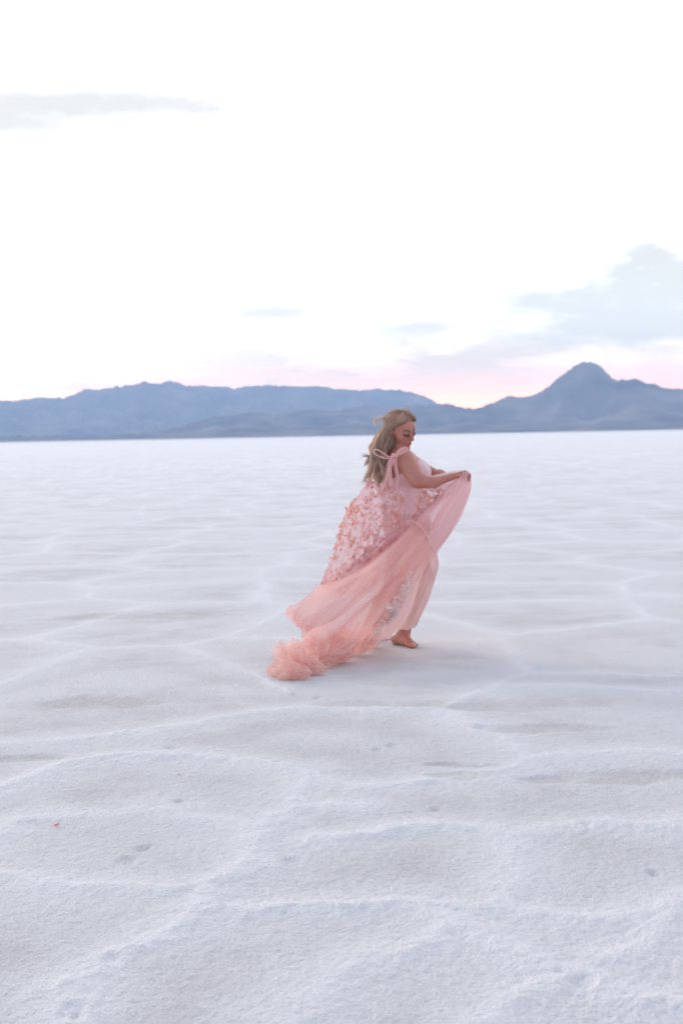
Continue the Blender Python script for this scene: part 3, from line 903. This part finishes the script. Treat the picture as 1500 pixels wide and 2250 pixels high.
fl = Flowers(); N_ = normals(OV)
nvv, nuu = OV.shape[:2]
cnt = 0
while cnt < 1000:
    v_, u_ = rng.uniform(.015, .965), rng.uniform(.05, .98)
    i, j = int(v_ * (nvv - 1)), int(u_ * (nuu - 1))
    cl = vnoise(np.array(u_ * 14.0), np.array(v_ * 8.0), 77)
    if cl < .30: continue
    if u_ > .6 and v_ > .62 + .2 * (1 - u_) and rng.random() < .8: continue
    n = N_[i, j]; n = n if n[1] < 0 else -n
    if u_ < .37: n = -n
    coral = np.clip(1.3 - abs(u_ - .42) * 9, 0, 1) * (v_ > .25) + .25 * (u_ > .72) * (v_ < .6)
    tn = TONES[rng.choice(6, p=[.34, .18, .22, .22, .0, .04])]
    if rng.random() < coral * .75: tn = TONES[rng.choice([1, 4, 4])]
    fl.add(OV[i, j] + n * .004, n + rng.normal(size=3) * .35, rng.choice([.009, .012, .015, .019]) * rng.uniform(.85, 1.15), tn, rng.integers(4, 6)); cnt += 1
ap = fl.make('flower_applique', overskirt); ap['kind'] = 'stuff'

# ---- skirt: plain swept panels
TUL = tulle('blush_tulle', (.97, .67, .66), (.95, .57, .57), .74, .09, .42)
TUL2 = tulle('blush_tulle_lower', (.985, .74, .69), (.97, .60, .55), .54, .12, .48)
PALE = tulle('pale_tulle', (.97, .82, .79), (.95, .72, .70), .66, .14, .42)
s = Soup()
upper = [
    [(1010, 1044, -.25), (1018, 1037, -.285), (1028, 1035, -.28), (1035, 1041, -.22)],
    [(985, 1066, -.27), (1003, 1068, -.34), (1021, 1070, -.32), (1035, 1070, -.2)],
    [(945, 1104, -.34), (970, 1114, -.41), (999, 1113, -.37), (1024, 1105, -.2)],
    [(922, 1123, -.36), (950, 1140, -.44), (979, 1150, -.40), (1004, 1147, -.22)],
    [(910, 1134, -.37), (942, 1160, -.44), (966, 1180, -.40), (982, 1187, -.26)],
    [(902, 1143, -.37), (932, 1168, -.43), (948, 1202, -.40), (958, 1214, -.34)],
]
S1, uv1 = loft(upper, 130, 140, ((3.2, .016, .25, .15), (8, .006, .3, .2), (17, .0022, .3, .2)), 12)
s.grid(S1, uv1)
# the inside of the swept panel, turned over at its right edge
S1b, uv1b = loft([[(1033, 1041, -.22), (1024, 1046, -.12), (1008, 1050, -.06)], [(1034, 1070, -.2), (1015, 1080, -.06), (985, 1085, 0)], [(1023, 1105, -.2), (1000, 1115, -.03), (965, 1118, .02)],
                  [(1003, 1147, -.22), (980, 1150, -.06), (945, 1152, 0)], [(958, 1213, -.33), (945, 1205, -.15), (925, 1195, -.1)]], 90, 60, ((3, .012, .3, .2),), 14)
s.grid(S1b, uv1b, c=.15)
panel = s.make('swept_panel', TUL, woman)
# seam between the panels
s = Soup(); sp_ = [P(902, 1143, -.378), P(920, 1155, -.425), P(934, 1170, -.448), (P(943, 1188, -.44)), P(949, 1202, -.418), P(958, 1214, -.345)]
s.grid(tube(sp_, .0032, .0032, 8, 50), wrap=True); s.make('seam', PALE, panel)

s = Soup()
lower = [
    [(902, 1143, -.37), (921, 1157, -.415), (936, 1176, -.44), (945, 1195, -.42), (953, 1211, -.36)],
    [(850, 1187, -.38), (868, 1210, -.50), (888, 1232, -.54), (904, 1250, -.52), (918, 1262, -.44)],
    [(795, 1232, -.42), (810, 1265, -.58), (832, 1290, -.64), (854, 1305, -.62), (874, 1318, -.50)],
    [(735, 1277, -.44), (745, 1315, -.64), (770, 1345, -.74), (802, 1360, -.70), (835, 1367, -.58)],
    [(685, 1312, -.46), (690, 1350, -.68), (715, 1385, -.84), (752, 1405, -.82), (796, 1407, -.66)],
    [(651, 1340, -.48), (656, 1368, -.68), (684, 1398, -.90), (728, 1418, -.94), (790, 1420, -.70)],
    [(633, 1357, -.50), (655, 1388, -.70), (676, 1412, -.92), (716, 1434, -1.0), (782, 1438, -.80)],
]
S2, uv2 = loft(lower, 240, 300, ((2.6, .070, .20, .20), (5.5, .030, .25, .25), (12, .008, .3, .25)), 22)
s.grid(S2, uv2)
L2 = [[(p[0] + 3, p[1] + 2, p[2] + .05) for p in r] for r in lower]
S2b, uv2b = loft(L2, 160, 200, ((4.2, .034, .22, .3), (10, .013, .25, .3)), 42)
s.grid(S2b, uv2b, c=.2)
back = [
    [(902, 1143, -.36), (915, 1165, -.1), (930, 1185, -.05), (948, 1208, -.2)],
    [(820, 1212, -.38), (850, 1240, 0), (880, 1260, .06), (905, 1275, -.2)],
    [(735, 1277, -.44), (765, 1312, -.1), (800, 1345, 0), (835, 1372, -.25)],
    [(633, 1357, -.5), (690, 1398, -.35), (740, 1422, -.25), (796, 1422, -.35)],
]
S3, uv3 = loft(back, 120, 120, ((4, .03, .2, .2), (9, .01, .3, .3)), 62)
lowerskirt = s.make('lower_skirt', TUL2, woman)

# ---- underskirt over the legs
s = Soup()
under = [
    [(895, 1165, -.24), (912, 1172, -.30), (928, 1182, -.31), (938, 1195, -.30), (944, 1206, -.26)],
    [(875, 1240, -.44), (893, 1246, -.46), (912, 1250, -.44), (926, 1250, -.38), (934, 1246, -.30)],
    [(850, 1300, -.52), (868, 1306, -.58), (888, 1306, -.54), (905, 1302, -.44), (917, 1295, -.32)],
    [(820, 1358, -.56), (845, 1365, -.60), (868, 1360, -.52), (888, 1350, -.42), (903, 1342, -.28)],
    [(792, 1420, -.50), (820, 1418, -.50), (844, 1408, -.42), (864, 1394, -.30), (880, 1380, -.22)],
]
S4, uv4 = loft(under, 170, 200, ((3, .016, .25, .25), (9, .006, .3, .3)), 71)
s.grid(S4, uv4)
s.grid(S4[:, ::4] + np.array([0, .03, 0]), uv4.reshape(170, 200, 2)[:, ::4].reshape(-1, 2), c=.3)
underskirt = s.make('underskirt', PALE, woman)
fl = Flowers(); N4 = normals(S4)
for (px, py, sp2, k) in ((915, 1235, 5, 4), (908, 1262, 7, 7), (900, 1285, 8, 10), (897, 1306, 9, 10), (878, 1322, 10, 12), (862, 1335, 12, 16), (868, 1352, 10, 14), (850, 1355, 12, 14), (838, 1370, 10, 9)):
    for _ in range(k):
        q = P(px + rng.normal() * sp2 * .6, py + rng.normal() * sp2 * .8, -.58)
        dd = np.linalg.norm(S4 - q, axis=-1); i, j = np.unravel_index(dd.argmin(), dd.shape)
        fl.add(S4[i, j] + np.array([0, -.03 - .03 * rng.random(), 0]), np.array([0, -1, .2]) + rng.normal(size=3) * .5, rng.uniform(.013, .024), np.array([(.98, .80, .76), (.96, .86, .83), (.97, .72, .68)])[rng.integers(3)], 5)
fl2 = fl.make('flower_applique', underskirt); fl2['kind'] = 'stuff'

# one sheer layer left over the striding leg
s = Soup()
veilr = [
    [(938, 1195, -.27), (950, 1205, -.24), (957, 1210, -.12), (955, 1208, .0), (930, 1195, .14), (890, 1190, .2)],
    [(924, 1250, -.32), (944, 1250, -.29), (959, 1245, -.14), (956, 1242, .0), (925, 1245, .16), (880, 1245, .2)],
    [(906, 1302, -.30), (930, 1300, -.26), (947, 1290, -.12), (943, 1290, .0), (905, 1300, .16), (860, 1300, .22)],
    [(890, 1345, -.26), (912, 1345, -.20), (928, 1338, -.08), (925, 1338, .0), (885, 1350, .14), (840, 1355, .2)],
    [(872, 1386, -.22), (893, 1382, -.14), (910, 1374, -.05), (906, 1376, .02), (865, 1392, .12), (810, 1402, .18)],
]
S6, uv6 = loft(veilr, 140, 160, ((3, .012, .25, .25), (9, .005, .3, .3)), 75)
s.grid(S6, uv6)
s.make('sheer_layer', tulle('sheer_net', (.97, .75, .71), (.95, .66, .63), .74, .10, .5), woman)

# raised inner layer between the arms
s = Soup()
inner = [[(924, 1050, -.02), (928, 1062, -.08), (930, 1076, -.12)], [(952, 1044, .00), (955, 1058, -.06), (958, 1078, -.10)], [(985, 1037, .0), (990, 1050, -.06), (985, 1075, -.10)], [(1018, 1034, -.05), (1024, 1044, -.1), (1020, 1060, -.12)]]
S5, uv5 = loft(inner, 80, 40, ((2, .006, .4, .3), (5, .003, .4, .3)), 90)
s.grid(S5, uv5)
IN = tulle('inner_chiffon', (.90, .76, .74), (.90, .74, .74), .9, .08, .5)
s.make('raised_lining', IN, woman)

# ---- train: layer upon layer of ruffle, lying on the salt
s = Soup()


def ruffle(path, width, amp, fr, n=260, seed=0, lean=(0, 0, 1.0), c=0.0, m_=9):
    Pp = catmull(np.array([P(*p) for p in path]), n); u = np.linspace(0, 1, n)
    T = np.gradient(Pp, axis=0); T /= np.linalg.norm(T, axis=1)[:, None]
    W = np.asarray(lean, float) / np.linalg.norm(lean); Nn = np.cross(T, W); Nn /= np.linalg.norm(Nn, axis=1)[:, None]
    q = np.linspace(0, 1, m_)
    wv = np.sin(u * fr * 2 * pi + 5 * vnoise(u * fr * .4, u * 0, seed)) * (.5 + vnoise(u * fr * .3, u * 0 + 4, seed))
    wv2 = np.cos(u * fr * 1.7 * 2 * pi + 6 * vnoise(u * fr * .5, u * 0 + 8, seed))
    wid = width * (.75 + .5 * vnoise(u * fr * .4, u * 0 + 2, seed))
    S = Pp[:, None] + W * (wid[:, None] * q[None])[..., None] + Nn[:, None] * (amp * wv[:, None] * q[None] ** 1.2)[..., None] + T[:, None] * (amp * .7 * wv2[:, None] * q[None] ** 1.5)[..., None]
    S += Nn[:, None] * (width * .35 * np.sin(q * 2.6))[None, :, None]
    S[..., 2] = np.maximum(S[..., 2], .005 + .006 * vnoise(S[..., 0] * 60, S[..., 1] * 60, seed))
    uv = np.stack(np.meshgrid(q * width, u * .8), -1)
    uv = uv[..., ::-1].reshape(-1, 2)
    return S, uv


RUF = tulle('ruffle_tulle', (.985, .76, .70), (.975, .61, .55), .34, .16, .5)
gd = lambda px, py: float(ground_at(px, py)[1]) - D0
for k in range(34):
    f = k / 33.0
    # bands run across the train from its back edge to its front edge, climbing the skirt at its far end
    ax_, ay_ = 614 + 190 * f + rng.uniform(-8, 8), 1436 - 30 * f + rng.uniform(-8, 6)
    bx_, by_ = 628 + 200 * f + rng.uniform(-8, 8), 1490 - 62 * f + rng.uniform(-5, 0)
    mx_, my_ = (ax_ + bx_) / 2 + rng.uniform(-14, 14), (ay_ + by_) / 2 + rng.uniform(-5, 5)
    dd_ = gd(bx_, by_)
    p_ = [(ax_, ay_, dd_ + rng.uniform(.0, .12) - .15 * f), (mx_, my_, dd_ - .03 - .15 * f), (bx_, by_, dd_ - .01)]
    s.grid(*ruffle(p_, rng.uniform(.045, .085) * (1 + .5 * f), rng.uniform(.02, .04), rng.uniform(2.2, 4.5), 200, 200 + k, (rng.uniform(-.35, .35), rng.uniform(-.6, .2), rng.uniform(.5, 1)), c=rng.uniform(0, .3)))
for k in range(13):
    # puffs that billow at the tail end
    cx, cy, rx, ry = [(626, 1444, 23, 19), (652, 1434, 30, 17), (604, 1472, 16, 13), (632, 1474, 28, 19), (668, 1460, 30, 22), (702, 1447, 32, 22), (740, 1440, 32, 18), (690, 1424, 28, 16), (772, 1425, 28, 15),
                      (655, 1478, 26, 14), (690, 1468, 26, 14), (640, 1450, 20, 16), (806, 1412, 24, 12)][k]
    gy_ = float(ground_at(cx, cy + ry * .85)[1])
    for sh in (1.0, .72):
        c0 = P(cx, cy, gy_ - D0 - .02); sc_ = gy_ / 3125.0 * sh
        th, ph = np.meshgrid(np.linspace(0, 2 * pi, 110), np.linspace(.05, pi - .05, 60)); th[:, -1] = th[:, 0]
        q = [np.cos(th) * np.sin(ph), np.sin(th) * np.sin(ph), np.cos(ph)]
        n3 = vnoise(q[0] * 2.1 + 7 * k, q[2] * 2.1 + q[1] * 1.7, k) - .5; n4 = vnoise(q[0] * 4 + q[1] * 3 + 7 * k, q[2] * 4 - q[1] * 2, k + 60)
        nz = 1 + .5 * n3 + .30 * (.5 - np.abs(n4 * 2 - 1)) + .035 * np.sin(th * 15 + 6 * n3 * pi)
        S = np.stack([q[0] * rx * sc_, q[1] * rx * .8 * sc_, q[2] * ry * sc_], -1) * nz[..., None] + c0
        S[..., 2] = np.maximum(S[..., 2], .005)
        s.grid(S, np.stack([th * .03, ph * .08], -1).reshape(-1, 2), c=.1)
train = s.make('ruffled_train', RUF, woman)

rng = np.random.default_rng(23)
# ---- hair: a close cap of hair and long strands blown back from the face
hairv, hairf, hairc, hn = [], [], [], 0


def scalp(a, e):
    """a: turn round the head from the face, e: height angle"""
    return hd(.079 * cos(e) * sin(a), -.014 + .097 * cos(e) * cos(a), .026 + .093 * sin(e))


NS, NK = 3200, 26
tt_ = np.linspace(0, 1, NK)
NC = 54
clumps, croot, clig = [], [], []
for q in range(NC):
    a_ = rng.uniform(.5, 2.7) * (1 if rng.random() < .62 else -1); e_ = np.arcsin(rng.uniform(-.35, .98))
    nearside = 1 if a_ > 0 else -1
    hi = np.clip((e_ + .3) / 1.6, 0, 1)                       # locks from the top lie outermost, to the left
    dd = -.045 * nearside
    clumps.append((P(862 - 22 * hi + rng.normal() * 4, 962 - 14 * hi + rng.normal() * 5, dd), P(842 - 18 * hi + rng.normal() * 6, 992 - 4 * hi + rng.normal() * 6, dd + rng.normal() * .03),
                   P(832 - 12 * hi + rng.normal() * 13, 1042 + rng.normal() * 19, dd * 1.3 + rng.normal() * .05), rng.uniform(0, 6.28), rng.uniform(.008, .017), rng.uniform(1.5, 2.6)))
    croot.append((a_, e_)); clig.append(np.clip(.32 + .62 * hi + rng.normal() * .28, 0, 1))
clumps[0] = (P(838, 921, .02), P(828, 921, .03), P(823, 932, .03), 0, .002, 1); croot[0] = (2.3, .55); clig[0] = 1
clumps[1] = (P(840, 975, .0), P(818, 1003, -.03), P(793, 1002, -.05), 1, .005, 2); croot[1] = (2.6, .2)
clumps[2] = (P(838, 975, .0), P(812, 1010, -.03), P(800, 1022, -.05), 2, .004, 2); croot[2] = (-2.5, .1)
clumps[3] = (P(838, 975, .0), P(815, 1022, -.03), P(803, 1046, -.05), 3, .005, 2); croot[3] = (2.5, -.1)
croot = np.array(croot)
for i in range(NS):
    ci = int(rng.integers(4, NC)) if i > 150 else (0 if i < 40 else int(rng.integers(1, 4)))
    a = croot[ci][0] + rng.normal() * .17; e = float(np.clip(croot[ci][1] + rng.normal() * .13, -.6, 1.5))
    if e > .6 and rng.random() < .25: a = (1 if a > 0 else -1) * rng.uniform(.35, .8)
    if e < .5 and abs(a) < 1.2: a = (1 if a > 0 else -1) * rng.uniform(1.2, 1.7)
    c1, c2, c3, ph, am, fr = clumps[ci]
    p0 = scalp(a, e)
    # over the crown backwards first
    back_ = scalp(a + (.75 if a > 0 else -.75) * cos(e), min(e, 1.1) * .45)
    back_ = HC + (back_ - HC) * rng.uniform(1.02, 1.13)
    jit = rng.normal(size=3)
    lenf = rng.uniform(.75, 1.08)
    lig = np.clip(clig[ci] + rng.normal() * .12, 0, 1)
    path = np.array([p0, (p0 + back_) / 2 + (p0 - HC) * .09, back_, c1 + jit * .012, c2 + jit * .007 + rng.normal(size=3) * .003, c2 + (c3 - c2) * .55 * lenf + jit * .006 + rng.normal(size=3) * .003, c2 + (c3 - c2) * lenf + jit * .005 + rng.normal(size=3) * .005])
    Pp = catmull(path, NK)
    g = np.clip((tt_ - .38) / .5, 0, 1)
    Pp[:, 0] += am * g * np.sin(tt_ * fr * 2 * pi + ph); Pp[:, 1] += am * g * np.cos(tt_ * fr * 2 * pi + ph + 1); Pp[:, 2] += am * .5 * g * np.sin(tt_ * fr * 2 * pi + ph + 2)
    # keep outside the skull
    rl = (Pp - HC) / HS; q = np.stack([(rl @ hr2) / .080, (rl @ hf_ + .012) / .098, (rl @ hu2 - .024) / .094], 1); qn = np.linalg.norm(q, axis=1)
    inside = (qn < 1.03); Pp[inside] = HC + (Pp[inside] - HC) * (1.03 / np.maximum(qn[inside], .3))[:, None]
    T = np.gradient(Pp, axis=0); T /= np.linalg.norm(T, axis=1)[:, None] + 1e-9
    A = np.cross(T, [.2, -1, .1]); A /= np.linalg.norm(A, axis=1)[:, None] + 1e-9; B_ = np.cross(T, A)
    r = .0012 * (1 - .65 * tt_)[:, None]
    for j in range(3):
        hairv.append(Pp + (A * cos(j * 2.094) + B_ * sin(j * 2.094)) * r)
    k = np.arange(NK - 1)
    for j in range(3):
        j2 = (j + 1) % 3
        hairf.append(np.stack([hn + j * NK + k, hn + j2 * NK + k, hn + j2 * NK + k + 1, hn + j * NK + k + 1], 1))
    hn += 3 * NK
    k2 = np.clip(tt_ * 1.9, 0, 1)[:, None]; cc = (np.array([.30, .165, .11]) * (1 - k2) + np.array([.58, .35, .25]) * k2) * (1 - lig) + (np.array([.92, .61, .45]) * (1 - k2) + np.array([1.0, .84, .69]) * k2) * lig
    hairc += [cc] * 3
# cap
th, ph = np.meshgrid(np.linspace(0, 2 * pi, 80), np.linspace(0, 1, 40)); th[:, -1] = th[:, 0]
fr_ = np.clip(np.cos(th), 0, 1)
elow = -.75 + 1.3 * fr_ ** .6
ee = pi / 2 + (elow - pi / 2) * ph
cap_ = HC + HS * .985 * ((.080 * np.cos(ee) * np.sin(th))[..., None] * hr2 + (-.014 + .098 * np.cos(ee) * np.cos(th))[..., None] * hf_ + (.026 + .094 * np.sin(ee))[..., None] * hu2)
cap_ += .0015 * (np.sin(th * 40))[..., None] * (cap_ - HC) / .09
hairv.append(cap_.reshape(-1, 3)); hairf.append(grid_faces(40, 80) + hn)
hairc.append(np.tile([.50, .32, .24], (3200, 1)))
m, t, o = material('blonde_hair'); c = attr(t, 'tone').outputs['Color']
b = t.nodes.new('ShaderNodeBsdfPrincipled'); t.links.new(c, b.inputs['Base Color']); b.inputs['Roughness'].default_value = .42; b.inputs['Specular IOR Level'].default_value = .6
tr = t.nodes.new('ShaderNodeBsdfTranslucent'); t.links.new(c, tr.inputs[0])
mx = t.nodes.new('ShaderNodeMixShader'); mx.inputs[0].default_value = .5; t.links.new(b.outputs[0], mx.inputs[1]); t.links.new(tr.outputs[0], mx.inputs[2]); t.links.new(mx.outputs[0], o.inputs[0])
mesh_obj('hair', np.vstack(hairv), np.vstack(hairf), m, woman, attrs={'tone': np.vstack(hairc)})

# ----------------------------------------------------------- loose petals
for (px, py, sz, lab) in ((125, 1813, .011, 'coral pink petal lying by the rim of the large round salt plate'), (393, 1700, .006, 'tiny pale pink petal on bare salt beyond the small dent')):
    q = ground_at(px, py)
    u, v = np.meshgrid(np.linspace(-1, 1, 9), np.linspace(0, 1, 9))
    wdt = np.sin(np.clip(v, .03, .97) * pi) ** .7 * .6
    X_ = u * wdt * sz; Y_ = (v - .5) * 2 * sz; Z_ = .004 + sz * .5 * (u ** 2 * .5 + (v - .4) ** 2)
    me_v = np.stack([X_ * .8 + Y_ * .6, Y_ * .8 - X_ * .6, Z_], -1).reshape(-1, 3)
    hit, loc, nn2, fi = ground.ray_cast(Vector((q[0], q[1], 1)), Vector((0, 0, -1)))
    base_ = Vector((q[0], q[1], (loc.z if hit else 0)))
    p = mesh_obj('petal', me_v, grid_faces(9, 9), PET, attrs={'tone': np.tile([.90, .42, .40], (81, 1))})
    p.location = base_; p['label'] = lab; p['category'] = 'petal'
    sd2 = p.modifiers.new('thick', 'SOLIDIFY'); sd2.thickness = .0008
